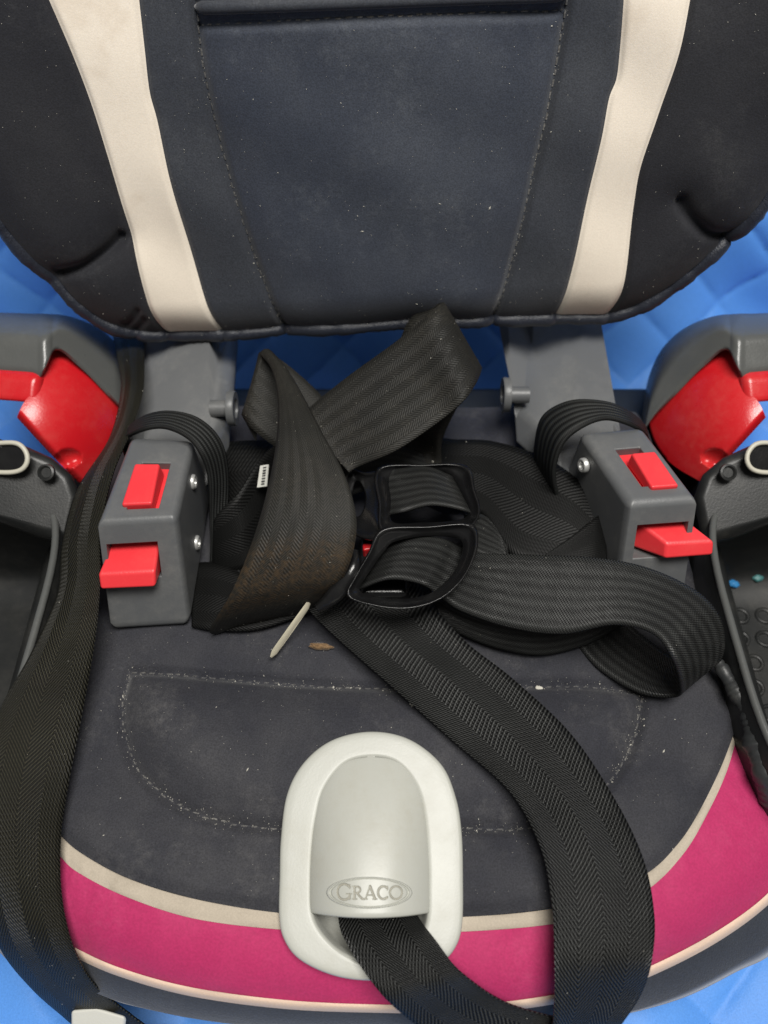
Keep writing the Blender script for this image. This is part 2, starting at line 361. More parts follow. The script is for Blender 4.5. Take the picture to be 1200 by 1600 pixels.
# ------------------------------------------------------------------ the blue quilt the seat stands on and leans against
def quilt():
    FL = -0.115; r = 0.09; y0 = 0.36; lean = math.radians(14)
    prof = [(-0.75, 0)]  # arc length param -> (y,z)
    def sweep(s):
        # s measured from y=-0.75 along floor, up the back
        L1 = y0+0.75
        if s < L1: return np.array([-0.75+s, FL]), np.array([0, 1.0])
        s -= L1; A = math.pi/2-lean; L2 = r*A
        if s < L2:
            a = s/r; return np.array([y0+r*math.sin(a), FL+r-r*math.cos(a)]), np.array([-math.sin(a), math.cos(a)])
        s -= L2; e = np.array([y0+r*math.sin(A), FL+r-r*math.cos(A)]); d = np.array([math.cos(A), math.sin(A)])
        return e+d*s, np.array([-math.sin(A), math.cos(A)])
    Lq = 0.048; nx, ns = 620, 520
    X = np.linspace(-0.62, 0.62, nx); S = np.linspace(0.40, 1.62, ns); V = []
    lowf = [(rng.uniform(3, 11), rng.uniform(3, 11), rng.uniform(0, 6.3), rng.uniform(.0006, .0020)) for _ in range(14)]
    def surf(x, s):
        c, n = sweep(s)
        p, q = (x+s)/(math.sqrt(2)*Lq), (x-s)/(math.sqrt(2)*Lq)
        h = 0.0055*(abs(math.sin(math.pi*p))*abs(math.sin(math.pi*q)))**0.34
        h += sum(a*math.sin(k*x*6+m*s*6+f) for k, m, f, a in lowf)
        return np.array([x, c[0]+n[0]*h, c[1]+n[1]*h]), n
    for s in S:
        c, n = sweep(s); p, q = (X+s)/(math.sqrt(2)*Lq), (X-s)/(math.sqrt(2)*Lq)
        h = 0.0055*(np.abs(np.sin(math.pi*p))*np.abs(np.sin(math.pi*q)))**0.34+sum(a*np.sin(k*X*6+m*s*6+f) for k, m, f, a in lowf)
        V.append(np.column_stack([X, c[0]+n[0]*h, c[1]+n[1]*h]))
    V = np.vstack(V)
    q = mesh('blue_quilt', V, gridfaces(ns, nx), BLUE)
    tag(q, 'bright blue diamond quilted cover under and behind the child seat', 'quilted cover', kind='structure')
    Vt, Ft = [], []
    for sgn in (1, -1):
        for k in range(-40, 41):
            c = k*Lq*math.sqrt(2)
            s = 0.42
            while s < 1.6:
                x = (c-s) if sgn == 1 else (c+s)
                if -0.6 < x < 0.6 and (s > 1.0 or s < 0.72):
                    a, n = surf(x, s); x2 = x-sgn*0.0026; b, _ = surf(x2, s+0.0026)
                    nn = np.array([0, n[0], n[1]]); d = b-a; d /= np.linalg.norm(d)+1e-9; sd = np.cross(d, nn)*0.0005
                    i = len(Vt); Vt += [a+sd, a-sd, b-sd, b+sd, (a+b)/2+nn*0.0007]
                    Ft += [(i, i+1, i+4), (i+1, i+2, i+4), (i+2, i+3, i+4), (i+3, i, i+4)]
                s += 0.0046
    st = mesh('quilt_stitching', Vt, Ft, BLUETH, q); tag(st, kind='stuff')
quilt()

# ------------------------------------------------------------------ child car seat
seat = empty('car_seat', (0, 0.13, -0.11))
tag(seat, 'navy, beige and magenta child car seat with red armrests and pale grey strap guard', 'car seat')
def child(o, p=None):
    """parent keeping world position (parents carry no rotation/scale)"""
    p = p or seat
    o.parent = p; o.matrix_parent_inverse = Matrix.Translation(-world_loc(p)); return o
def world_loc(p):
    l = Vector((0, 0, 0)); q = p
    while q is not None:
        l += q.location + (q.matrix_parent_inverse.to_translation() if q.parent else Vector()); q = q.parent
    return l

# ---- cushion
def h_c(x, y):
    x = np.asarray(x, float); y = np.asarray(y, float)
    z = -2.2*np.maximum(0, 0.05-y)**2
    z = z-1.6*np.maximum(0, np.abs(x)-0.11)**2
    z = z-9*np.maximum(0, y-0.262)**2
    return z
def PC(u, v, lift=0.0):
    z = 0.0
    for _ in range(8):
        p = P(u, v, z+lift); z = float(h_c(p[0], p[1]))
    return p
cA = [(30,1130),(40,1200),(60,1255),(95,1305),(130,1335),(200,1372),(300,1403),(430,1425),(560,1431),(720,1432),(857,1420),(940,1398),(1015,1362),(1060,1318),(1092,1270),(1127,1200),(1151,1130)]
cB = [(18,1135),(26,1205),(48,1275),(95,1340),(130,1368),(200,1402),(300,1434),(430,1451),(560,1456),(720,1455),(857,1444),(940,1424),(1015,1388),(1068,1335),(1102,1280),(1137,1205),(1158,1130)]
cC = [(-60,1250),(-35,1330),(10,1400),(60,1447),(120,1482),(190,1513),(300,1543),(450,1563),(600,1570),(700,1570),(800,1564),(920,1543),(1015,1510),(1120,1455),(1200,1395),(1245,1330),(1270,1250)]
cD = [(-66,1265),(-42,1345),(2,1415),(55,1462),(122,1498),(190,1527),(300,1557),(450,1577),(610,1583),(705,1583),(805,1578),(925,1557),(1020,1524),(1124,1470),(1204,1410),(1258,1345),(1285,1255)]
cE = [(-90,1300),(-60,1390),(-20,1465),(50,1530),(140,1552),(200,1570),(300,1590),(450,1606),(610,1612),(705,1612),(805,1608),(940,1592),(1060,1562),(1150,1519),(1215,1482),(1290,1380),(1320,1290)]
NA = 200
A3 = crp([PC(*p) for p in cA], NA); B3 = crp([PC(*p)-[0, 0, .0015] for p in cB], NA)
C3 = crp([P(*p, -0.024) for p in cC], NA); D3 = crp([P(*p, -0.029) for p in cD], NA); E3 = crp([P(*p, -0.058) for p in cE], NA)
F3 = E3.copy(); F3[:, 2] = -0.104; F3[:, 1] += 0.012; F3[:, 0] *= 0.97
REAR = 0.286
seam_px_top = [(200,1046),(300,1050),(450,1064),(600,1071),(850,1066),(1008,1076)]
seam_px_bot = [(200,1046),(188,1090),(190,1140),(213,1200),(275,1253),(350,1280),(440,1291),(580,1295),(722,1291),(830,1290),(900,1265),(950,1225),(982,1178),(1000,1130),(1008,1076)]
seam_top = cr([PC(*p)[:2] for p in seam_px_top], 80); seam_bot = cr([PC(*p)[:2] for p in seam_px_bot], 160)
inset_poly = np.vstack([seam_top, seam_bot[::-1]])
seam_rear = cr([PC(*p)[:2] for p in [(330,870),(480,905),(700,900),(920,860)]], 40)
wr = [(rng.uniform(8, 40), rng.uniform(8, 40), rng.uniform(0, 6.3)) for _ in range(16)]
def cush_z(XY):
    x, y = XY[:, 0], XY[:, 1]; z = h_c(x, y)
    ds = np.minimum(dist_poly(XY, seam_top), dist_poly(XY, seam_bot))
    z = z-0.0032*np.exp(-(ds/0.0022)**2)-0.0022*np.exp(-(ds/0.010)**2)
    ins = in_poly(XY, inset_poly)
    z = z+ins*0.0035*(1-np.exp(-(ds/0.012)**2))+0.0015*(1-np.exp(-(ds/0.02)**2))
    for k, m, f in wr: z = z+0.00022*np.sin(k*x*3+m*y*3+f)
    return z
lef = np.array([A3[0, :2], [-0.172, 0.2], [-0.166, REAR]]); rig = np.array([A3[-1, :2], [0.168, 0.2], [0.162, REAR]])
top = np.stack([np.linspace(lef[-1, 0], rig[-1, 0], 60), np.full(60, REAR)], 1)
G = coons(A3[:, :2], top, lef, rig, 230, 190)
XY = G.reshape(-1, 2); Z = cush_z(XY)
edge = dist_poly(XY, A3[:, :2]); Z = Z-0.0022*np.exp(-(edge/0.003)**2)
GV = np.column_stack([XY, Z]); faces = gridfaces(190, 230); cen = np.array([XY[list(f)].mean(0) for f in faces]); ins = in_poly(cen, inset_poly)
def submesh(name, V, faces, mat, parent=None):
    used = sorted({i for f in faces for i in f}); mp = {k: j for j, k in enumerate(used)}
    return mesh(name, [V[k] for k in used], [tuple(mp[i] for i in f) for f in faces], mat, parent)
# skirt + base of the cushion = the part "seat_cushion"; panels are its pieces
rows = [D3, D3*0.5+E3*0.5+np.array([0, -0.004, 0.004]), E3, F3]
cushion = grid('seat_cushion', np.array([crp(r, NA) if len(r) != NA else r for r in rows]), NAVY, flip=True); child(cushion)
tag(cushion, 'dark lower edge of the seat cushion')
def cpart(o): o.parent = cushion; o.matrix_parent_inverse = Matrix.Translation(-world_loc(cushion)); return o
cpart(submesh('seat_panel', GV, [f for f, i in zip(faces, ins) if not i], SEATF))
cpart(submesh('inset_panel', GV, [f for f, i in zip(faces, ins) if i], SEATF))
def band(name, R0, R1, mat, n=8, k=0.25, up=0.0, out=0.6):
    ctrl = R0+(R1-R0)*out; ctrl[:, 2] = R0[:, 2]+(R1[:, 2]-R0[:, 2])*k+up
    t = np.linspace(0, 1, n)[:, None, None]
    Gb = (1-t)**2*R0+2*t*(1-t)*ctrl+t*t*R1
    ii_ = np.arange(R0.shape[0]); pk = 0.00045*np.sin(ii_*0.55+n)+0.00035*np.sin(ii_*0.23+2*n)+0.0002*np.sin(ii_*1.3)
    Gb[1:-1, :, 2] += pk[None]*(1-0.55*np.sin(np.pi*np.linspace(0, 1, n)[1:-1]))[:, None]
    return cpart(grid(name, Gb, mat, flip=True))
tag(band('trim_strip', A3-[0, 0, .0016], B3, TRIM, 6, 0.5, 0.0012), 'grey beige trim strip between charcoal seat and magenta band')
tag(band('front_band', B3-[0, 0, .0004], C3, MAG, 14, 0.22), 'magenta front band')
tag(band('lower_trim_strip', C3+[0, 0, .0005], D3+[0, 0, .0005], PEACH, 6, 0.4, 0.002), 'cream trim strip below magenta band')
def on_c(path2, lift=0.0):
    z = cush_z(path2); return np.column_stack([path2, z+lift])
cpart(tag(stitches('stitching', on_c(resample(seam_top, 300)), (0, 0, 1), THREAD, None, jitter=.0004), kind='stuff'))
cpart(tag(stitches('stitching', on_c(resample(seam_bot, 400)), (0, 0, 1), THREAD, None, jitter=.0004), kind='stuff'))

# ---- backrest
REC = math.radians(18); B0 = np.array([0, 0.283, 0.058]); ES = np.array([1.0, 0, 0]); ET = np.array([0, math.sin(REC), math.cos(REC)]); EN = np.array([0, -math.cos(REC), math.sin(REC)])
def hb_s(s, t):
    s = np.asarray(s, float); return 3.6*np.maximum(0, np.abs(s-0.0)-0.105)**2
def ub(u, v, lift=0.0):
    h = 0.0
    for _ in range(8):
        p = PPl(u, v, B0+EN*(h+lift), EN); s, t = np.dot(p-B0, ES), np.dot(p-B0, ET); h = float(hb_s(s, t))
    return np.array([s, t])
TT = 0.30
def upc(px, n=60):
    """curve from bottom to top in (s,t), extended above the frame to t = TT"""
    c = cr([ub(*p) for p in px], n); d = c[-1]-c[-6]; k = (TT-c[-1, 1])/d[1]
    d = np.array([d[0]*0.5, d[1]]); e = c[-1]+d*k
    return np.vstack([c, e[None]])
bl_l = upc([(252,532),(235,490),(210,400),(185,310),(165,240),(140,160),(110,80),(75,0)])
bl_r = upc([(343,528),(320,470),(290,370),(265,280),(245,190),(233,145),(225,80),(215,0)])
sl = upc([(441,523),(405,430),(375,340),(345,240),(320,130),(306,40),(303,0)])
sr = upc([(775,506),(800,420),(825,320),(850,210),(870,110),(884,25),(887,0)])
br_l = upc([(875,505),(895,420),(915,330),(940,220),(953,155),(965,125),(970,80),(975,0)])
br_r = upc([(957,503),(970,470),(980,420),(993,320),(1003,260),(1030,180),(1060,90),(1080,0)])
bot_px = [(252,532),(343,528),(441,523),(560,516),(660,509),(775,506),(875,505),(957,503)]
ol_px = [(252,532),(205,530),(160,517),(115,488),(75,450),(40,418),(0,372),(-55,300),(-105,200),(-145,100),(-175,0)]
or_px = [(957,503),(1010,486),(1060,456),(1110,417),(1150,383),(1200,328),(1255,240),(1300,140),(1335,0)]
bot = cr([ub(*p) for p in bot_px], 200)
olc = upc(ol_px, 120); orc = upc(or_px, 120)
outline = np.vstack([olc[::-1], bot[1:-1], orc])
creases = [cr([ub(*p) for p in [(186,374),(165,395),(130,420),(82,440)]], 20), cr([ub(*p) for p in [(1068,318),(1085,345),(1115,372),(1150,384)]], 20)]
wrk = [cr([ub(*p) for p in [(214,488),(204,505),(190,518)]], 10), cr([ub(*p) for p in [(222,504),(214,516),(204,526)]], 10)]
pock = cr([ub(*p) for p in [(303,40),(600,26),(886,17)]], 60); pock2 = cr([ub(*p) for p in [(303,13),(600,2),(886,-8)]], 60)
def back_h(ST):
    s, t = ST[:, 0], ST[:, 1]; h = hb_s(s, t)
    d = dist_poly(ST, outline); h = h-0.011*np.clip(1-d/0.022, 0, 1)**2
    for q in (sl, sr): h = h-0.0034*np.exp(-(dist_poly(ST, q)/0.0020)**2)-0.0016*np.exp(-(dist_poly(ST, q)/0.009)**2)
    for q in (bl_l, bl_r, br_l, br_r): h = h-0.0016*np.exp(-(dist_poly(ST, q)/0.0016)**2)
    for q in creases: h = h-0.0055*np.exp(-(dist_poly(ST, q)/0.0028)**2)-0.003*np.exp(-(dist_poly(ST, q)/0.010)**2)
    for q in wrk: h = h-0.0025*np.exp(-(dist_poly(ST, q)/0.002)**2)
    between = (s > np.interp(t, sl[:, 1], sl[:, 0])) & (s < np.interp(t, sr[:, 1], sr[:, 0]))
    h = h+between*0.0012*(1-np.exp(-(np.minimum(dist_poly(ST, sl), dist_poly(ST, sr))/0.01)**2))
    h = h-between*0.003*np.exp(-(dist_poly(ST, pock)/0.0018)**2)
    for k, m, f in wr: h = h+0.00022*np.sin(k*s*3+m*t*3+f)
    return h
def B3d(ST, lift=0.0):
    ST = np.asarray(ST, float); h = back_h(ST)+lift
    return B0+ST[:, :1]*ES+ST[:, 1:2]*ET+h[:, None]*EN
# the pad's body (sides and back) is the part "backrest"
ring = resample(outline, 260); f0 = B3d(ring, -0.003); b0 = B0+ring[:, :1]*0.97*ES+ring[:, 1:2]*ET-0.028*EN; b0[:, 2] += 0.003
rows = [f0, (f0+b0)/2+np.array([0, 0, -0.002]), b0, np.tile(b0.mean(0), (len(b0), 1))*0.6+b0*0.4]
backrest = grid('backrest', np.array(rows), BOLST); child(backrest)
def bpart(o): o.parent = backrest; o.matrix_parent_inverse = Matrix.Translation(-world_loc(backrest)); return o
def split_bot(a, b):
    i = np.argmin(np.linalg.norm(bot-a, axis=1)); j = np.argmin(np.linalg.norm(bot-b, axis=1)); c = bot[i:j+1].copy(); c[0] = a; c[-1] = b; return c
def bpanel(name, L, R, mat, nu, nv=170, bt=None, label=None):
    bt = split_bot(L[0], R[0]) if bt is None else bt
    Gp = coons(bt, np.array([L[-1], R[-1]]), L, R, nu, nv)
    o = bpart(grid(name, B3d(Gp.reshape(-1, 2)).reshape(nv, nu, 3), mat))
    if label: o['label'] = label
    return o
bpanel('accent_stripe', bl_l, bl_r, BEIGE, 44, label='cream fabric stripe beside the navy panel'); bpanel('accent_stripe', br_l, br_r, BEIGE, 44, label='cream fabric stripe beside the navy panel')
bpanel('border_panel', bl_r, sl, NAVY, 44); bpanel('border_panel', sr, br_l, NAVY, 44)
bpanel('center_panel', sl, sr, NAVY2, 120)
ki = np.argmin(np.linalg.norm(olc-ub(75, 450), axis=1)); bpanel('side_bolster', olc[ki:], bl_l, BOLST, 90, bt=olc[:ki+1][::-1])
ki = np.argmin(np.linalg.norm(orc-ub(1110, 417), axis=1)); bpanel('side_bolster', br_r, orc[ki:], BOLST, 90, bt=orc[:ki+1])
# piping round the pad, slightly uneven
pp = resample(outline, 420); p3 = B3d(pp, -0.0025); cdir = np.column_stack([np.gradient(pp[:, 1]), -np.gradient(pp[:, 0])]); cdir /= np.linalg.norm(cdir, axis=1)[:, None]
sgn = -1 if (cdir[210, 1] > 0) else 1
p3 = p3+sgn*0.0033*(cdir[:, :1]*ES+cdir[:, 1:]*ET)
ii = np.arange(420); pr = 0.0040+0.00035*np.sin(ii*0.23)+0.00025*np.sin(ii*0.71+1)+0.0002*rng.standard_normal(420)
bpart(tube('piping', p3, pr, PIPE, n=12))
bpart(tube('pocket_hem', B3d(resample(pock2, 80), 0.0002), np.concatenate([[.0012, .0022], np.full(76, 0.0027), [.0022, .0012]]), NAVY, n=12))
for c in (sl, sr): bpart(tag(stitches('stitching', B3d(resample(c, 260), 0.0002), EN, THREAD, None, jitter=.0004), kind='stuff'))
bpart(tag(stitches('stitching', B3d(resample(pock, 160), 0.0002), EN, THREAD, None, jitter=.0004), kind='stuff'))
bpart(tag(stitches('stitching', B3d(resample(bot, 200), -0.0005), EN, PIPE, None, r=.0004), kind='stuff'))
# pocket face above the hem
Gp = coons(pock2+[0, 0.004], np.array([sl[-1], sr[-1]]), np.array([pock2[0]+[0, .004], sl[-1]]), np.array([pock2[-1]+[0, .004], sr[-1]]), 60, 40)
bpart(grid('pocket_panel', B3d(Gp.reshape(-1, 2), -0.0).reshape(40, 60, 3)+EN*0.0006, BOLST))

# ---- armrests
def armrest(side):
    m = (lambda u: u) if side < 0 else (lambda u: 1223-u)
    k0, k1, k2 = PD(m(78), 491, 0.432), PD(m(200), 560, 0.470), PD(m(124), 755, 0.437)
    kn = np.cross(k1-k0, k2-k0); kn /= np.linalg.norm(kn)
    pt = lambda q: PPl(m(q[0]), q[1], k0, kn)
    TPX = [(-90,487),(-30,488),(20,489),(48,490),(66,490),(82,491),(97,492),(118,497),(145,508),(170,525),(192,550),(208,585),(217,625),(222,680)]
    BPX = [(-90,580),(-30,581),(20,583),(48,586),(63,589),(74,570),(84,549),(97,550),(116,566),(138,586),(160,609),(178,627),(194,643),(206,656)]
    tp, bp = crp(TPX, 90), crp(BPX, 90); nr_ = 16
    def pm(u, v):
        if u >= 82: return pt((u, v))
        e = pt((max(u, 60.0), v)); k = np.clip((82-u)/22.0, 0, 1); f_ = PD(m(u), v, 0.428)
        return pt((u, v))*(1-k)+f_*k if u > 60 else f_
    Gc = np.zeros((nr_, 90, 3))
    for a_ in range(nr_):
        t_ = a_/(nr_-1)
        for b_ in range(90):
            u, v = tp[b_]*(1-t_)+bp[b_]*t_
            Gc[a_, b_] = pm(u, v)+ray(m(u), v)*(0.026*max(0, 1-t_/0.45)**2+0.002*max(0, (t_-0.9)/0.1)**2)
    cap = thick_grid('armrest', Gc, ray(m(110), 560)*0.05, CAPG); child(cap); cap['label'] = 'dark grey armrest cap over red body'
    def ap(o): o.parent = cap; o.matrix_parent_inverse = Matrix.Translation(-world_loc(cap)); return o
    tr_ = cr([(78,554),(87,543),(101,545),(121,561),(143,581),(165,604),(189,628),(212,652)], 40)
    rb_ = cr([(212,652),(199,692),(172,726),(124,755)], 40); lb_ = cr([(26,652),(75,705),(124,755)], 40); lt_ = cr([(78,554),(69,582),(58,606),(38,628),(26,652)], 40)
    Gr_ = coons(tr_, lb_, lt_, rb_, 60, 60); V_ = []
    for u, v in Gr_.reshape(-1, 2):
        dd = math.hypot((u-107)/21.0, (v-716)/15.0); dent = 0.0055*max(0, 1-dd*dd)**0.7 if dd < 1 else 0
        ed = min(1, np.min(np.hypot(lb_[:, 0]-u, lb_[:, 1]-v))/12.0)
        bul = 0.010*(((u-118)/90.0)**2+((v-650)/100.0)**2)
        V_.append(pt((u, v))+ray(m(u), v)*(0.0006+dent+bul+0.006*(1-ed)**2))
    body = thick_grid('armrest_body', np.array(V_).reshape(60, 60, 3), ray(m(110), 650)*0.045, RED); ap(body); body['label'] = 'red armrest body with a round dent'
    pc_ = PD(m(128), 655, 0.475); q_ = 0.017
    ap(extrude_poly('armrest_post', [(pc_[0]-q_, pc_[1]-q_, -0.112), (pc_[0]+q_, pc_[1]-q_, -0.112), (pc_[0]+q_, pc_[1]+q_, -0.112), (pc_[0]-q_, pc_[1]+q_, -0.112)], (0, 0.01, pc_[2]+0.112), TUB, None, 0.004, 3))
    # red release lever at the front end
    f = [(62,586),(58,634),(-70,624),(-70,577)]
    lev = extrude_poly('release_lever', [PD(m(q[0]), q[1], 0.426) for q in f], np.array([0, 0.03, -0.012]), RED, None, 0.005, 4); ap(lev)
armrest(-1); armrest(1)

# ---- cup holders
def cup_holder(side):
    cx, cy, hx, hy = side*0.232, 0.115, 0.062, 0.092
    a = np.linspace(0, 2*math.pi, 72, endpoint=False); ex = 2/3.6
    se = np.column_stack([np.sign(np.cos(a))*np.abs(np.cos(a))**ex, np.sign(np.sin(a))*np.abs(np.sin(a))**ex])
    def rg(k, z, kz=0.0): return np.column_stack([cx+se[:, 0]*hx*k, cy+se[:, 1]*hy*(0.35+0.65*k), np.full(72, z)+kz*se[:, 1]])
    rows = [rg(1.05, -0.10), rg(1.045, -0.03), rg(1.04, 0.008), rg(1.025, 0.0185), rg(1.0, 0.021), rg(0.965, 0.0185), rg(0.94, 0.008), rg(0.90, -0.03), rg(0.85, -0.056), rg(0.76, -0.064), rg(0.4, -0.065), rg(0.02, -0.065)]
    o = grid('cup_holder', np.array([np.vstack([r, r[:1]]) for r in rows]), TUB); fix_normals(o); child(o)
    o['label'] = 'black plastic side tray with raised rim'
    def cp(q): q.parent = o; q.matrix_parent_inverse = Matrix.Translation(-world_loc(o)); return q
    rimc = rg(1.0, 0.0200)
    cp(tube('worn_rim_highlight', rimc, 0.0019, CAPG, n=10, closed=True))  # paler tube over the worn rim edge, its highlight put into the colour
    # raised ring pattern on the tray floor, each ring its own piece
    rm = None
    for i in range(5 if side > 0 else 0):
        for j in range(8):
            x = cx+(i-2)*0.0145+(j % 2)*0.004-0.002; y = cy+(j-3.5)*0.0155
            if rm is None:
                t = np.linspace(0, 2*math.pi, 16, endpoint=False); V = []
                for r_, z_ in ((0.0058, 0), (0.0054, 0.0016), (0.0038, 0.0016), (0.0033, 0.0002)):
                    V += [(r_*math.cos(q), r_*math.sin(q), z_) for q in t]
                r0 = mesh('tread_ring', V, gridfaces(4, 16, wrap=True), TUB); rm = r0.data
            else:
                r0 = bpy.data.objects.new('tread_ring', rm); COL.objects.link(r0)
            r0.location = (x, y, -0.0652); cp(r0)
    # rear housing with the cream rimmed grip slot
    m = (lambda u: u) if side < 0 else (lambda u: 1210-u)
    hp = [(-90,640),(-30,668),(0,684),(40,695),(80,713),(112,740),(126,775),(112,850),(60,838),(0,815),(-90,800)]
    h = extrude_poly('housing', [PD(m(u), v, 0.405+0.0002*max(0, u)*0.4) for u, v in hp], ray(m(40), 740)*0.05+np.array([0, 0, -0.012]), TUB, None, 0.006, 5); cp(h)
    sl_ = [(-75,690),(-20,693),(22,692),(38,702),(43,718),(36,732),(18,738),(-20,738),(-75,742)]
    c = np.array([PD(m(u), v, 0.401) for u, v in closed_cr(sl_, 60)])
    cp(tube('slot_rim', c, 0.0013, CREAMP, n=8, closed=True))
    hole = mesh('slot_shade', np.vstack([c+ray(m(0), 715)*0.0015]), [tuple(range(60))], BLACK); cp(hole)  # flat black disc paints the shade inside the slot; no recess is cut
    sc = PD(m(71), 738, 0.404); n = np.array([0, -0.5, 0.8])
    cp(lathe_axis('screw_cap', sc-n*0.002, n, [(0, 0.0046), (0.0018, 0.0044), (0.0022, 0.0034), (0.0008, 0.0026)], TUB))
cup_holder(-1); cup_holder(1)
# vinyl edging between cushion and tray
for nm_px in ([(1098,1000),(1128,1045),(1152,1082),(1172,1115),(1184,1160),(1203,1225),(1230,1300)], [(102,1000),(72,1045),(48,1085),(28,1120),(12,1165),(-5,1230),(-30,1300)]):
    c = cr([P(u, v, z_) for (u, v), z_ in zip(nm_px, (.009, .009, .009, .009, .007, .000, -.03))], 120)
    r = np.interp(np.arange(120), [0, 35, 60, 119], [0.003, 0.004, 0.0062, 0.0068])+0.0008*np.sin(np.arange(120)*0.35)*np.sin(np.arange(120)*0.11+1)+0.0003*rng.standard_normal(120)
    e = tube('vinyl_edging', c, r, LEATH, n=14); child(e); e['label'] = 'wrinkled black vinyl edging'
# base shell under everything (dark plastic tray the seat stands on)
bs = extrude_poly('base_shell', [(-0.20, 0.02, -0.1135), (0.20, 0.02, -0.1135), (0.205, 0.33, -0.1135), (-0.205, 0.33, -0.1135)], (0, 0, 0.085), TUB, None, 0.006, 3); child(bs)

# ---- strap guard (pale badge plate)
gt = P(581, 1142, 0.0075); gb = P(579, 1533, -0.0085); GO = (gt+gb)/2; GBv = gb-gt; GBv /= np.linalg.norm(GBv); GA = np.array([1.0, 0, 0]); GN = np.cross(GBv, GA); GN /= np.linalg.norm(GN)
if GN[2] < 0: GN = -GN
def gab(u, v, wz=0.003):
    p = PPl(u, v, GO+GN*wz, GN); return np.array([np.dot(p-GO, GA), np.dot(p-GO, GBv)])
def sink(V):
    V = np.asarray(V, float); d = V-GO; ab = np.column_stack([d@GA, d@GBv]); c = ab-gc
    k = in_poly(gc+c/0.90, gout)
    V = V.copy(); V[k, 2] -= 0.026; return V
def g3(ab, wv): ab = np.asarray(ab, float); return GO+ab[..., :1]*GA+ab[..., 1:2]*GBv+np.asarray(wv)[..., None]*GN
gout = closed_cr([gab(*p) for p in [(581,1142),(640,1154),(690,1193),(713,1245),(722,1300),(724,1370),(723,1440),(714,1477),(690,1505),(640,1527),(578,1533),(520,1525),(467,1500),(442,1467),(435,1430),(436,1370),(438,1310),(448,1240),(475,1190),(520,1155)]], 128)
ginn_px = [(583,1183),(620,1192),(648,1225),(661,1270),(667,1340),(668,1395),(667,1430),(657,1465),(630,1490),(585,1502),(540,1490),(507,1462),(489,1428),(487,1380),(489,1330),(495,1280),(508,1232),(540,1193)]
ginn = closed_cr([gab(*p) for p in ginn_px], 128)
gc = np.array(gab(578, 1345))
def by_angle(c):
    th = np.arctan2(c[:, 1]-gc[1], c[:, 0]-gc[0]); r = np.linalg.norm(c-gc, axis=1); o = np.argsort(th); th, r = th[o], r[o]
    T = np.linspace(-math.pi, math.pi, 160, endpoint=False)
    R = np.interp(T, np.concatenate([th-2*math.pi, th, th+2*math.pi]), np.tile(r, 3))
    return np.column_stack([gc[0]+R*np.cos(T), gc[1]+R*np.sin(T)])
for o_ in cushion.children:
    if o_.name.split('.')[0] in ('seat_panel', 'inset_panel', 'trim_strip', 'front_band'):
        co = np.empty(len(o_.data.vertices)*3, np.float32); o_.data.vertices.foreach_get('co', co); o_.data.vertices.foreach_set('co', sink(co.reshape(-1, 3)).astype(np.float32).ravel()); o_.data.update()
go, gi = by_angle(gout), by_angle(ginn)
inset = lambda c, d: c-(c-gc)/np.linalg.norm(c-gc, axis=1)[:, None]*d
one = np.ones(160)
lerp = lambda k: go*(1-k)+gi*k
rows = [g3(go, -0.016*one), g3(go, 0.0012*one), g3(inset(go, .0003), .0021*one), g3(inset(go, .0009), .0026*one), g3(inset(go, .0018), .0028*one)]
for k in (0.3, 0.5, 0.7, 0.85): rows.append(g3(lerp(k), (0.0028+0.0004*k)*one))
rows += [g3(inset(gi, -.0012), .0031*one), g3(inset(gi, -.0004), .0027*one), g3(inset(gi, 0.0001), .0018*one), g3(inset(gi, .0012), -.004*one), g3(inset(gi, .0030), -.011*one), g3(inset(gi, .006), -.0135*one), g3(gc+(gi-gc)*0.4, -.014*one), g3(gc+(gi-gc)*0.02, -.014*one)]
guard = grid('strap_guard', np.array([np.vstack([r, r[:1]]) for r in rows]), BADGE); fix_normals(guard); child(guard)
guard['label'] = 'pale grey oval strap guard with embossed name'
def gp(o): o.parent = guard; o.matrix_parent_inverse = Matrix.Translation(-world_loc(guard)); return o
# hood: raised dome over the upper part of the opening
blip = gab(578, 1424)[1]; btop = ginn[:, 1].min()
il = ginn[ginn[:, 0] < ginn[np.argmin(ginn[:, 1]), 0]]; ir = ginn[ginn[:, 0] >= ginn[np.argmin(ginn[:, 1]), 0]]
def halfw(b):
    def cross(c):
        c = c[np.argsort(c[:, 1])]; c = c[c[:, 1] < gab(578, 1440)[1]]; return np.interp(b, c[:, 1], c[:, 0])
    return cross(il), cross(ir)
def hood_w(q, xr):       # q 0 top .. 1 lip, xr -1..1
    H = 0.0120*math.sin(min(1, q*1.0)*math.pi*0.5)**0.9
    return 0.0028+H*np.maximum(0, 1-np.abs(xr)**2.3)**0.85
nr, ncol = 70, 61; HG = np.zeros((nr, ncol, 3)); xs = np.linspace(-1, 1, ncol)
def hood_pt(q, xr):
    b = btop-0.0006+(blip-btop+0.0006)*q; l, r = halfw(b); a = (l+r)/2+((r-l)/2+0.0009)*xr
    sag = 0.0016*(1-xr*xr)*q**6
    return np.array([a, b+sag]), hood_w(q, xr)
for j in range(nr):
    q = (j/(nr-1))**1.5 if j < nr else 1
    for i, x in enumerate(xs):
        ab, wv = hood_pt(q, x); HG[j, i] = g3(ab, wv)
lipr = [HG[-1]+GBv*0.0006-GN*0.0008, HG[-1]+GBv*0.0004-GN*0.0022, HG[-1]-GBv*0.010-GN*0.0024]
hood = gp(grid('hood', np.concatenate([HG, np.array(lipr)]), BADGE)); fix_normals(hood)
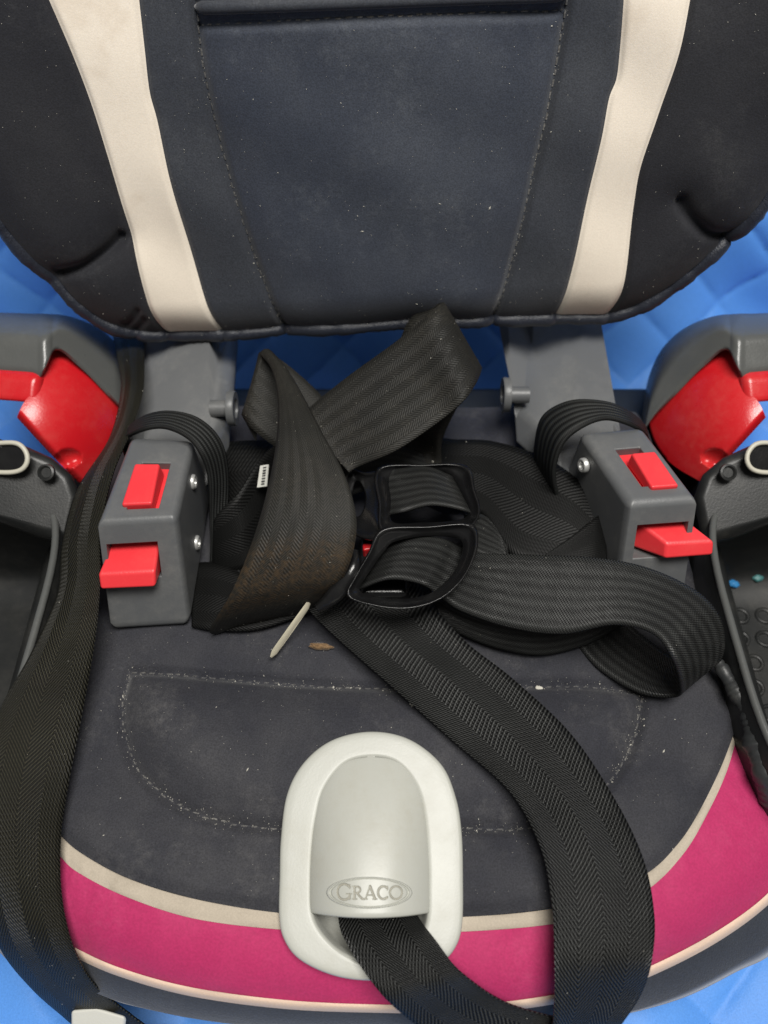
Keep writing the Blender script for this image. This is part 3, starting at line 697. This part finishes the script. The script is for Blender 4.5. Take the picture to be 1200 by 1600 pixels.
# emblem: oval plate with engraved letters
def arc(cx, cy, rx, ry, a0, a1, n=24):
    t = np.radians(np.linspace(a0, a1, n)); return np.column_stack([cx+rx*np.cos(t), cy+ry*np.sin(t)])
L = np.array; strokes = [
 (arc(538.5,1393.5,10.5,12,-40,-320,40), 2.1), (L([(546.5,1397),(546.5,1404)]), 2.0), (L([(541.5,1396.5),(550,1396.5)]), 1.0), (L([(547,1382.5),(547,1388)]), 1.1),
 (L([(554.5,1385.5),(554.5,1404)]), 2.0), (L([(551,1404.3),(558,1404.3)]), 1.0), (L([(551,1385),(556,1385)]), 1.0), (np.vstack([L([(554.5,1385.3)]), arc(558.5,1390,5,4.8,-90,90,14), L([(555,1395)])]), 1.5), (L([(558,1395),(566.5,1404.2),(569,1404.3)]), 1.7),
 (L([(571.5,1404),(578.5,1384.5)]), 1.1), (L([(578.5,1384.5),(586,1404)]), 2.0), (L([(574,1398.2),(583,1398.2)]), 0.9), (L([(568.8,1404.3),(574.2,1404.3)]), 0.9), (L([(582.8,1404.3),(589,1404.3)]), 0.9),
 (arc(599,1394.5,8.2,9.8,-45,-315,30), 1.8), (L([(605.2,1385),(605.2,1390)]), 1.0),
 (arc(618.5,1394.5,9.4,9.9,0,360,40), 1.7)]
ec = np.array([577.0, 1394.5]); ea, eb = 68.0, 24.5
nU, nV = 300, 120; uu = np.linspace(-1, 1, nU); vv = np.linspace(-1, 1, nV); UU, VV = np.meshgrid(uu, vv)
ru, rv = UU*np.sqrt(1-VV**2/2), VV*np.sqrt(1-UU**2/2)          # square -> disc
px = np.column_stack([(ec[0]+ru*ea).ravel(), (ec[1]+rv*eb).ravel()]); rr = np.hypot(ru, rv).ravel()
disp = np.interp(rr, [0, 0.855, 0.875, 0.905, 0.925, 0.965, 1.0], [0.0013, 0.0013, 0.0004, 0.0004, 0.0015, 0.0015, -0.0003])
for pl, wd in strokes:
    d = dist_poly(px, pl); disp = np.minimum(disp, np.interp(d, [wd*0.62, wd*0.9], [0.0003, 0.0013]) + np.where(rr > .86, 1, 0))
q_of = lambda b: (b-btop-0.0003)/(blip-btop)
EV = []
for (pu, pv), ds in zip(px, disp):
    ab = gab(pu, pv, 0.009); q = min(1.0, q_of(ab[1])); l, r = halfw(ab[1]); xr = np.clip((ab[0]-(l+r)/2)/((r-l)/2), -0.999, 0.999)
    EV.append(g3(ab, hood_w(max(q, 0), xr)+ds))
emb = gp(mesh('emblem', EV, gridfaces(nV, nU), BADGE)); fix_normals(emb); 
emb.data.materials.append(LETTER_SHADE_GRIME); letf = (rr < 0.86) & (disp < 0.0007)
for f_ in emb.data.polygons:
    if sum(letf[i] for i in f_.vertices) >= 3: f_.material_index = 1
emb['label'] = 'oval emblem reading GRACO'

# ------------------------------------------------------------------ straps
def ribbon(rows, n=140, nc=12, bow=0.0):
    """rows: (uA,vA,zA, uB,vB,zB) pixel + height of both edges -> V,F,UV"""
    a = crp([P(r[0], r[1], r[2]) for r in rows], n); b = crp([P(r[3], r[4], r[5]) for r in rows], n)
    t = np.linspace(0, 1, nc)[None, :, None]; Gr = a[:, None]*(1-t)+b[:, None]*t
    if bow: Gr[:, :, 2] += bow*(4*t[..., 0]*(1-t[..., 0]))
    mid = (a+b)/2; ln = np.concatenate([[0], np.cumsum(np.linalg.norm(np.diff(mid, axis=0), axis=1))])*1000
    wd = np.linalg.norm(b-a, axis=1)*1000; wm = np.median(wd)
    UV = np.stack([np.tile(np.linspace(0, 42, nc)[None], (n, 1)), np.tile(ln[:, None], (1, nc))], -1)
    return Gr, UV
def strap(name, pieces, mat, parent=None, thick=0.0011, label=None, cat=None, group=None):
    V, F, T = [], [], []
    for rows, kw in pieces:
        Gr, UV = ribbon(rows, **kw); k = len(V); V += list(Gr.reshape(-1, 3)); T += list(UV.reshape(-1, 2)); F += gridfaces(Gr.shape[0], Gr.shape[1], k)
    o = mesh(name, V, F, mat, parent); me = o.data; uvl = me.uv_layers.new(name='UVMap')
    for lp in me.loops: uvl.data[lp.index].uv = T[lp.vertex_index]
    solid(o, thick, 0)
    if label: tag(o, label, cat, group)
    return o
# crotch strap: out of the guard, down to the front, folded back over the seat up to the buckle
strap('crotch_strap', [([(540,1390,-.012,635,1390,-.012),(529,1436,-.0065,655,1436,-.0065),(545,1480,.000,682,1472,.003),(592,1548,.002,722,1520,.004),(650,1600,-.010,790,1566,-.010),(720,1650,-.022,880,1592,-.018),(800,1680,-.026,940,1602,-.022),
   (846,1640,-.022,962,1604,-.018),(862,1604,-.011,974,1594,-.011),(866,1568,-.002,1001,1552,-.003),(866,1500,.008,1018,1500,.009),(862,1410,.012,1022,1430,.012),(843,1320,.014,1004,1340,.013),(795,1235,.013,958,1245,.012),(705,1155,.012,890,1145,.011),(600,1062,.012,800,1060,.012),(530,1000,.014,730,1005,.014),(487,958,.018,680,950,.016),(470,930,.018,650,900,.016)], dict(n=260, nc=14))],
   WEB, label='wide black herringbone crotch strap threaded through the pale grey guard', cat='strap')
# left belt over the side tray
strap('shoulder_belt', [([(176,520,.026,224,520,.028),(184,560,.042,225,560,.044),(190,610,.046,223,614,.050),(172,685,.040,207,668,.049),(122,765,.032,176,742,.048),(98,850,.028,157,830,.045),(90,930,.026,157,900,.036),(50,1020,.025,150,990,.028),(0,1110,.024,131,1100,.016),(-28,1200,.020,106,1230,.010),(-36,1300,.012,95,1310,.004),(-26,1400,-.002,97,1400,-.004),(2,1482,-.02,116,1482,-.014),(52,1545,-.045,150,1540,-.035),(105,1592,-.07,205,1586,-.06),(170,1650,-.09,280,1640,-.085)], dict(n=240, nc=14, bow=0.003))],
   WEBO, label='olive black belt lying over the smooth side tray and seat edge', cat='strap')
# upper loop of shoulder strap
strap('shoulder_strap', [([(470,652,.052,545,738,.048),(490,632,.056,562,728,.050),(545,588,.066,622,702,.060),(622,532,.080,692,654,.070),(666,495,.090,728,622,.079),(686,477,.091,745,596,.078),(694,474,.086,752,576,.070),(686,474,.078,748,580,.061),(668,483,.071,735,606,.053),(636,506,.062,712,640,.043),(610,590,.040,690,690,.026),(600,650,.020,690,728,.012),(585,690,.012,690,760,.008)], dict(n=200, nc=12))],
   WEBD, label='black shoulder strap folded into an upright loop below the backrest', cat='strap')
strap('shoulder_strap', [
  ([(555,690,.030,535,790,.02),(505,622,.044,490,735,.030),(455,575,.056,440,705,.034),(420,551,.064,396,672,.040),(411,549,.066,379,648,.042),(405,556,.060,384,660,.036),(415,580,.05,400,690,.03)], dict(n=90, nc=10)),
  ([(407,553,.066,424,550,.068),(424,574,.070,446,575,.072),(434,612,.073,472,618,.074),(434,675,.074,502,675,.076),(423,745,.071,538,742,.075),(405,815,.066,556,805,.070),(382,880,.056,553,856,.062),(358,932,.042,536,902,.050),(338,966,.024,512,930,.034),(328,984,.011,492,948,.018),(334,990,.004,480,957,.006),(350,985,.002,482,950,.002)], dict(n=160, nc=14, bow=0.0025))],
  WEBS, label='dusty brown stained shoulder strap hanging in a wide fold beside the buckle', cat='strap')
# lap strap with big loop
strap('lap_strap', [([(598,848,.036,552,925,.034),(650,838,.046,605,906,.046),(690,842,.046,655,912,.046),(715,852,.040,685,930,.038),(745,864,.036,722,955,.032),(830,867,.042,800,981,.034),(920,871,.048,880,990,.038),(1000,884,.052,960,976,.046),(1070,913,.052,1020,990,.050),(1112,946,.046,1050,1028,.045),(1131,990,.034,1063,1068,.030),(1122,1035,.018,1056,1088,.012),(1075,1040,.006,1000,1083,.003),(1000,990,.004,935,1045,.002),(950,940,.004,895,1000,.002)], dict(n=220, nc=12))],
  WEBR, label='ribbed black lap strap ending in an open curled loop', cat='strap')
strap('lap_strap', [([(650,672,.008,640,770,.006),(700,686,.016,690,790,.010),(770,690,.021,750,800,.014),(850,715,.024,800,868,.014),(905,752,.025,868,885,.014),(940,800,.023,915,905,.012),(955,850,.012,945,930,.006)], dict(n=110, nc=12)),
   ([(944,800,.027,948,880,.020),(925,812,.028,925,888,.022),(890,840,.027,890,890,.022),(850,868,.024,850,892,.020)], dict(n=40, nc=8))],
  WEBK, label='black twill strap lying flat behind the buckle with a turned corner', cat='strap')
strap('lap_strap', [([(670,920,.010,690,975,.006),(700,940,.012,735,998,.006),(760,960,.013,790,1016,.006),(840,965,.012,850,1023,.006),(910,955,.010,920,1006,.006),(960,930,.008,975,975,.006)], dict(n=90, nc=8, bow=.003)),
   ([(725,800,.020,725,850,.018),(755,805,.021,752,868,.018),(775,825,.020,790,880,.016),(790,850,.016,800,900,.012)], dict(n=40, nc=8))],
  WEBR, label='ribbed black strap doubled up underneath the buckle', cat='strap')
strap('harness_strap', [([(540,700,.020,520,790,.014),(570,690,.026,560,770,.02),(620,695,.028,620,760,.024),(660,710,.026,680,760,.022)], dict(n=50, nc=8)),
   ([(596,738,.040,600,806,.038),(630,732,.046,632,800,.046),(668,730,.048,676,790,.049),(700,742,.045,730,800,.044),(712,750,.032,748,812,.030)], dict(n=60, nc=10))],
  WEBR, label='short ribbed black strap passing through the upper buckle frame', cat='strap')
hs = strap('harness_strap', [([(440,690,.034,450,800,.012),(418,705,.038,428,830,.012),(398,730,.040,410,865,.010),(374,768,.038,384,890,.008),(350,792,.034,356,895,.006),(335,812,.029,334,890,.004),(340,828,.024,338,880,.003),(358,832,.020,362,880,.002),(378,818,.018,390,870,.002),(392,780,.016,410,850,.002),(420,730,.014,435,820,.002)], dict(n=130, nc=10)),
   ([(300,880,.004,300,980,.004),(340,880,.008,335,985,.006),(390,900,.010,400,984,.007),(450,900,.010,470,962,.008),(510,880,.010,520,940,.008)], dict(n=50, nc=10)),  # added dark strand standing in for the shade under the stained strap's tip
   ([(322,700,.010,335,900,.006),(370,690,.016,380,900,.008),(430,690,.016,440,900,.010),(500,700,.012,510,880,.010)], dict(n=50, nc=12))],
  WEBK, label='narrow black strap curled into a small loop beside the grey connector', cat='strap')
tgp = [(407,728,.040),(420,726,.042),(417,760,.040),(402,762,.038)]
tg = mesh('label_tag', [P(*q) for q in tgp], [(0, 1, 2, 3)], PAPER, hs, False); solid(tg, 0.0006)
TV, TF = [], []
for k in range(7):
    f0_, f1_ = 0.08+k*0.125, 0.08+k*0.125+random.choice([0.05, 0.075, 0.06]); c = [P(u, v, z+0.0008) for u, v, z in tgp]
    b = lambda s, t: (c[0]*(1-s)+c[1]*s)*(1-t)+(c[3]*(1-s)+c[2]*s)*t
    i = len(TV); TV += [b(.35, f0_), b(.72, f0_), b(.72, f1_), b(.35, f1_)]; TF.append((i, i+1, i+2, i+3))
mesh('label_print', TV, TF, INK, tg, False)

# ------------------------------------------------------------------ buckle hardware
bk = empty('harness_buckle', tuple(P(640, 850, 0.02))); tag(bk, 'glossy black plastic harness buckle with two open frames', 'buckle')
def kp(o, p=None):
    p = p or bk; o.parent = p; o.matrix_parent_inverse = Matrix.Translation(-world_loc(p)); return o
def frame(name, outl, hole, zf, th, mat, n=96):
    a = closed_cr(outl, n); b = closed_cr(hole, n); c = b.mean(0)
    def ang(q):
        t = np.arctan2(q[:, 1]-c[1], q[:, 0]-c[0]); r = np.linalg.norm(q-c, axis=1); o = np.argsort(t); T = np.linspace(-math.pi, math.pi, n, endpoint=False)
        R = np.interp(T, np.concatenate([t[o]-2*math.pi, t[o], t[o]+2*math.pi]), np.tile(r[o], 3)); return np.column_stack([c[0]+R*np.cos(T), c[1]+R*np.sin(T)])
    a, b = ang(a), ang(b)
    pr = [(0.0, -th), (-0.03, -th*0.3), (0.0, -0.0006), (0.07, 0.0004), (0.16, 0.0002), (0.24, -0.0012), (0.6, -0.0032), (0.95, -0.0045), (1.0, -th*0.5), (1.0, -th), (0.0, -th)]
    Gf = np.array([[P(*(a[i]*(1-k)+b[i]*k), zf(*(a[i]*(1-k)+b[i]*k))+dz) for i in list(range(n))+[0]] for k, dz in pr])
    o = grid(name, Gf, mat); fix_normals(o); return kp(o)
frame('lower_frame', [(598,826),(670,822),(735,818),(747,845),(738,880),(718,912),(685,938),(640,951),(590,948),(543,932),(552,905),(575,865)], [(618,846),(670,838),(716,842),(722,862),(708,895),(675,925),(635,935),(590,932),(562,922),(580,890),(600,862)], lambda u, v: 0.052+0.00004*(880-v), 0.014, BLACK)
frame('upper_frame', [(590,732),(660,726),(728,728),(742,765),(750,800),(728,828),(660,832),(598,832),(592,790)], [(612,746),(660,740),(700,740),(722,775),(732,802),(712,813),(660,816),(614,815),(612,780)], lambda u, v: 0.047, 0.012, BLACK)
frame('side_plate', [(545,735),(570,738),(600,742),(602,800),(600,838),(570,842),(545,825),(535,780)], [(556,752),(566,758),(571,778),(566,800),(556,806),(550,780)], lambda u, v: 0.044-0.00010*(600-u), 0.010, BLACK)
# buckle core + red push key
core = [(560,835),(640,830),(640,930),(560,930)]
kp(extrude_poly('core', [P(u, v, 0.026) for u, v in core], (0, 0, -0.02), BLACK, None, 0.004, 4))
kp(extrude_poly('push_key', [P(u, v, 0.032) for u, v in [(566,849),(582,848),(581,858),(567,860)]], (0, 0, -0.010), RED, None, 0.001, 2))
# crescent tongue with steel blade
tn = empty('buckle_tongue', tuple(P(520, 930, 0.012))); tag(tn, 'black crescent buckle tongue with a flat steel blade pointing down', 'buckle tongue')
cres = cr([P(u, v, z) for u, v, z in [(553,862,.05),(552,885,.050),(540,908,.046),(520,932,.040),(497,950,.034)]], 60)
kp(tube('tongue_rim', cres, np.interp(np.arange(60), [0, 20, 40, 59], [0.0025, 0.0042, 0.0042, 0.0022]), BLACK, n=14), tn)
bl_px = [(479,940,.030),(484,938,.030),(480,949,.026),(455,984,.016),(430,1020,.009),(421,1027,.008),(425,1015,.010),(452,977,.020)]
kp(extrude_poly('blade', [P(*q) for q in bl_px], (0.0006, 0.0006, -0.0028), STEEL, None, 0.0004, 2), tn)

# ------------------------------------------------------------------ anchor connectors
def connector(side, d):
    root = empty('anchor_connector', tuple(P(*d['base'], 0.0)))
    tag(root, d['label'], 'connector', 'anchor connectors on the seat')
    def ap(o, p=None):
        p = p or root; o.parent = p; o.matrix_parent_inverse = Matrix.Translation(-world_loc(p)); return o
    (fl, fr, rr_, rl), (bfl, bfr) = d['top'], d['bot']
    T = [P(*fl, .058), P(*fr, .058), P(*rr_, .054), P(*rl, .054)]
    Bt = [P(*bfl, .003), P(*bfr, .003)]; rbr = T[2].copy(); rbr[2] = .003; rbr[1] += 0.004; rbl = T[3].copy(); rbl[2] = .003; rbl[1] += 0.004
    Bt += [rbr, rbl]
    body = ap(hexa('housing', T, Bt, GREY, None, 0.0046, pockets=(('top', *d['slot'], 0.006), ('front', *d['port'], 0.02))))
    bl = lambda q, u, v: (1-u)*(1-v)*q[0]+u*(1-v)*q[1]+u*v*q[2]+(1-u)*v*q[3]
    tn_ = np.cross(T[1]-T[0], T[3]-T[0]); tn_ /= np.linalg.norm(tn_)
    # slot floor plate, slider
    u0, u1, v0, v1 = d['slot']
    q = [bl(T, u0, v0)-tn_*0.0045, bl(T, u1, v0)-tn_*0.0045, bl(T, u1, v1)-tn_*0.0045, bl(T, u0, v1)-tn_*0.0045]
    ap(extrude_poly('slot_plate', q, -tn_*0.001, REDB, None, 0.0003, 1))
    s0, s1, w0, w1 = d['slider']
    t4 = [bl(T, s0, w0)+tn_*0.0022, bl(T, s1, w0)+tn_*0.0022, bl(T, s1-.02, w1)+tn_*0.0045, bl(T, s0+.02, w1)+tn_*0.0045]
    b4 = [bl(T, s0, w0)-tn_*0.004, bl(T, s1, w0)-tn_*0.004, bl(T, s1, w1)-tn_*0.004, bl(T, s0, w1)-tn_*0.004]
    ap(hexa('slider', t4, b4, REDB, None, 0.0012))
    # push button out of the front
    k0, k1, m0, m1 = d['port']; Fq = [Bt[0], Bt[1], T[1], T[0]]
    fnm = np.cross(Fq[1]-Fq[0], Fq[3]-Fq[0]); fnm /= np.linalg.norm(fnm)
    i4 = [bl(Fq, k0+.015, m0+.02), bl(Fq, k1-.015, m0+.02), bl(Fq, k1-.015, m1-.01), bl(Fq, k0+.015, m1-.01)]
    o4 = [P(*p) for p in d['btn']]      # outer end: bottom-left, bottom-right, top-right, top-left
    i4 = [p-fnm*0.012 for p in i4]
    bt = ap(hexa('push_button', [o4[3], o4[2], i4[2], i4[3]], [o4[0], o4[1], i4[1], i4[0]], REDB, None, 0.0016))
    # rigid arm
    a = d['arm']; zt, zb = 0.026, 0.030
    f = [P(*a[0], zt), P(*a[1], zt), P(*a[2], zb), P(*a[3], zb)]      # top-left, top-right, bottom-right, bottom-left
    bk_ = np.array([0, 0.034, -0.010]); up = np.array([0, 0.026, 0.03])
    tl, tr = f[0]+up, f[1]+up
    prof = [tl, tr, f[1], f[2], f[2]+[0, -.02, -.012], f[3]+[0, -.02, -.012], f[3], f[0]]
    ap(extrude_poly('arm', prof, np.array([-side*(0.020 if side > 0 else 0.007), 0.034, -0.006]), GREY, None, 0.004, 4))
    # pivot pin
    c = P(*d['pin'][0], 0.034); ax = np.array([-side*1.0, 0, 0.0])
    ap(lathe_axis('pivot_pin', c, ax, [(d['shaft'], .0048), (-.0019, .0048), (-.0018, .0098), (.0014, .0102), (.0024, .0096), (.0024, .0058), (.0010, .0055), (.0010, .001)], GREY))
    # rivets on the inner side
    for (u, v) in d['rivets']:
        pl_n = np.cross(T[1]-T[2], Bt[1]-T[2]) if side < 0 else np.cross(T[3]-T[0], Bt[0]-T[0])
        pl_n /= np.linalg.norm(pl_n); o_ = T[1] if side < 0 else T[0]
        if pl_n[0]*side > 0: pl_n = -pl_n
        c = PPl(u, v, o_, pl_n)
        ap(lathe_axis('rivet', c-pl_n*0.001, pl_n, [(0, .0040), (.0018, .0040), (.0026, .0033), (.0024, .0022), (.0008, .0018)], CHROME))
    sb = strap('elastic_band', [(d['elastic'], dict(n=90, nc=8))], ELAST, thick=0.0022); ap(sb)
connector(-1, dict(base=(240,850), label='grey anchor connector with red slider and button, beside the curled strap loop',
  top=[(150,815),(276,808),(303,684),(203,679)], bot=[(173,990),(298,982)], slot=(.33,.74,.12,.66), slider=(.27,.66,.14,.58), port=(.09,.72,.50,.80),
  btn=[(156,922,.034),(243,918,.034),(243,892,.040),(152,897,.040)], arm=[(222,548),(344,546),(330,700),(205,700)], pin=[(362,638)], shaft=-0.012, rivets=[(301,753),(307,848)],
  elastic=[(205,690,.030,200,720,.020),(198,674,.046,190,692,.040),(225,652,.056,220,673,.058),(265,644,.060,255,668,.062),(310,655,.060,290,682,.062),(343,688,.052,312,706,.058),(355,738,.036,326,745,.044),(354,810,.018,328,810,.022),(350,880,.004,328,880,.004)]))
connector(1, dict(base=(1010,820), label='grey anchor connector with red slider and button, over the curled open strap loop',
  top=[(984,787),(1092,779),(1003,664),(905,673)], bot=[(960,955),(1066,948)], slot=(.34,.72,.20,.70), slider=(.42,.82,.14,.56), port=(.16,.90,.50,.80),
  btn=[(1040,874,.036),(1115,868,.036),(1117,845,.042),(1042,849,.042)], arm=[(830,528),(928,522),(975,680),(868,690)], pin=[(791,617)], shaft=-0.013, rivets=[(912,727)],
  elastic=[(1010,680,.030,1015,700,.02),(1003,662,.046,1008,680,.042),(975,640,.058,985,664,.058),(940,628,.062,945,655,.062),(890,628,.060,905,670,.062),(850,650,.050,878,695,.055),(838,690,.036,866,735,.040),(838,725,.020,870,770,.024),(846,755,.006,880,800,.006)]))

# ------------------------------------------------------------------ small things
wt = extrude_poly('fabric_tag', [P(110,1578,-.055), P(150,1574,-.053), P(196,1588,-.053), P(190,1625,-.06), P(110,1620,-.06)], (0, 0, -0.004), PAPER, None, 0.002, 3)
tag(wt, 'small white tag below the olive black belt at the seat front', 'tag')
def lump(name, u, v, sz, mat, label, seed):
    rg_ = random.Random(seed); bm = bmesh.new(); bmesh.ops.create_icosphere(bm, subdivisions=3, radius=1)
    for q in bm.verts:
        n = 1+0.16*math.sin(5*q.co.x+seed)*math.cos(6*q.co.y+2*seed)+rg_.uniform(-.03, .03); q.co = Vector((q.co.x*sz[0]*n, q.co.y*sz[1]*n, q.co.z*sz[2]*n))
    me = bpy.data.meshes.new(name); bm.to_mesh(me); bm.free(); o = link(name, me, mat); p = PC(u, v); p[2] = cush_z(np.array([p[:2]]))[0]+sz[2]*0.8; o.location = p; o.rotation_euler = (0, 0, rg_.uniform(-.2, .2)); return tag(o, label, 'crumb')
lump('crumb', 502, 1014, (0.0062, 0.0017, 0.0022), CRUMB, 'brown flaky food crumb beside the crotch strap near the steel blade', 3)
lump('crumb', 845, 1069, (0.0019, 0.0010, 0.0008), LINT, 'white crumb on the seat below the curled lap strap', 5)
lump('crumb', 647, 1103, (0.0024, 0.0014, 0.001), LINT, 'pale crumb at the edge of the crotch strap', 8)
for nm_, u, v, mt_, lb_ in (('scrap', 1146, 912, TEAL1, 'small bright blue plastic scrap in the ringed side tray'), ('scrap', 1184, 903, TEAL2, 'small dull teal plastic scrap in the ringed side tray')):
    o_ = lump(nm_, 845, 1069, (0.0036, 0.0026, 0.0020), mt_, lb_, 11+u % 5); o_['category'] = 'scrap'; o_.location = P(u, v, -0.0615)
# dust and lint specks
def lint():
    V, F = [], []
    def add(p, n, s):
        n = np.asarray(n, float)/np.linalg.norm(n); a = np.cross(n, rng.standard_normal(3)); a /= np.linalg.norm(a); b = np.cross(n, a); k = len(V); e = rng.uniform(.5, 2.2)
        V.extend([p+a*s*e, p+b*s*.6, p-a*s*e*.8, p-b*s*.7, p+n*s*.6]); F.extend([(k, k+1, k+4), (k+1, k+2, k+4), (k+2, k+3, k+4), (k+3, k, k+4)])
    n = 800; xy = np.column_stack([rng.uniform(-.16, .16, n), rng.uniform(0.0, .25, n)])
    keep = in_poly(xy, np.vstack([A3[:, :2], rig[1:], lef[1:][::-1]])); xy = xy[keep]; z = cush_z(xy)
    for p, zz in zip(xy, z): add(np.array([p[0], p[1], zz+.00015]), (0, 0, 1), 0.00012*(1+rng.pareto(3.6)))
    for poly, c in ((seam_bot, 420), (seam_top, 220)):
        k = rng.integers(0, len(poly), c); xy = poly[k]+rng.normal(0, .0017, (c, 2)); z = cush_z(xy)
        for p, zz in zip(xy, z): add(np.array([p[0], p[1], zz+.0003]), (0, 0, 1), 0.00013*(1+rng.pareto(3.4)))
    n = 620; st = np.column_stack([rng.uniform(-.19, .2, n), rng.uniform(0.0, .19, n)]); st = st[in_poly(st, outline)]; st = st[dist_poly(st, outline) > .004]
    st = st[~(in_poly(st, np.vstack([bl_l, bl_r[::-1]])) | in_poly(st, np.vstack([br_l, br_r[::-1]])))]
    for p in B3d(st, .00015): add(p, EN, 0.00012*(1+rng.pareto(3.6)))
    for c in (sl, sr, bot):
        k = rng.integers(0, len(c)-1, 70); q = c[k]+rng.normal(0, .0012, (70, 2))
        for p in B3d(q, .0003): add(p, EN, 0.00012*(1+rng.pareto(3.6)))
    for o_ in list(COL.objects):
        if o_.name.split('.')[0] in ('shoulder_strap', 'shoulder_belt', 'lap_strap', 'crotch_strap'):
            me = o_.data; cnt = {'shoulder_strap': 110, 'shoulder_belt': 60}.get(o_.name.split('.')[0], 30)
            for k in rng.integers(0, len(me.polygons), cnt):
                f_ = me.polygons[k]; n_ = np.array(f_.normal); c_ = np.array(f_.center)
                if np.dot(n_, CAM-c_) < 0: n_ = -n_
                add(c_+n_*0.0009+rng.normal(0, .0004, 3), n_, 0.00010*(1+rng.pareto(3.6)))
    o = mesh('lint', V, F, LINT, None, False); tag(o, 'pale dust and lint specks strewn over the dark seat fabric', 'lint', kind='stuff')
lint()
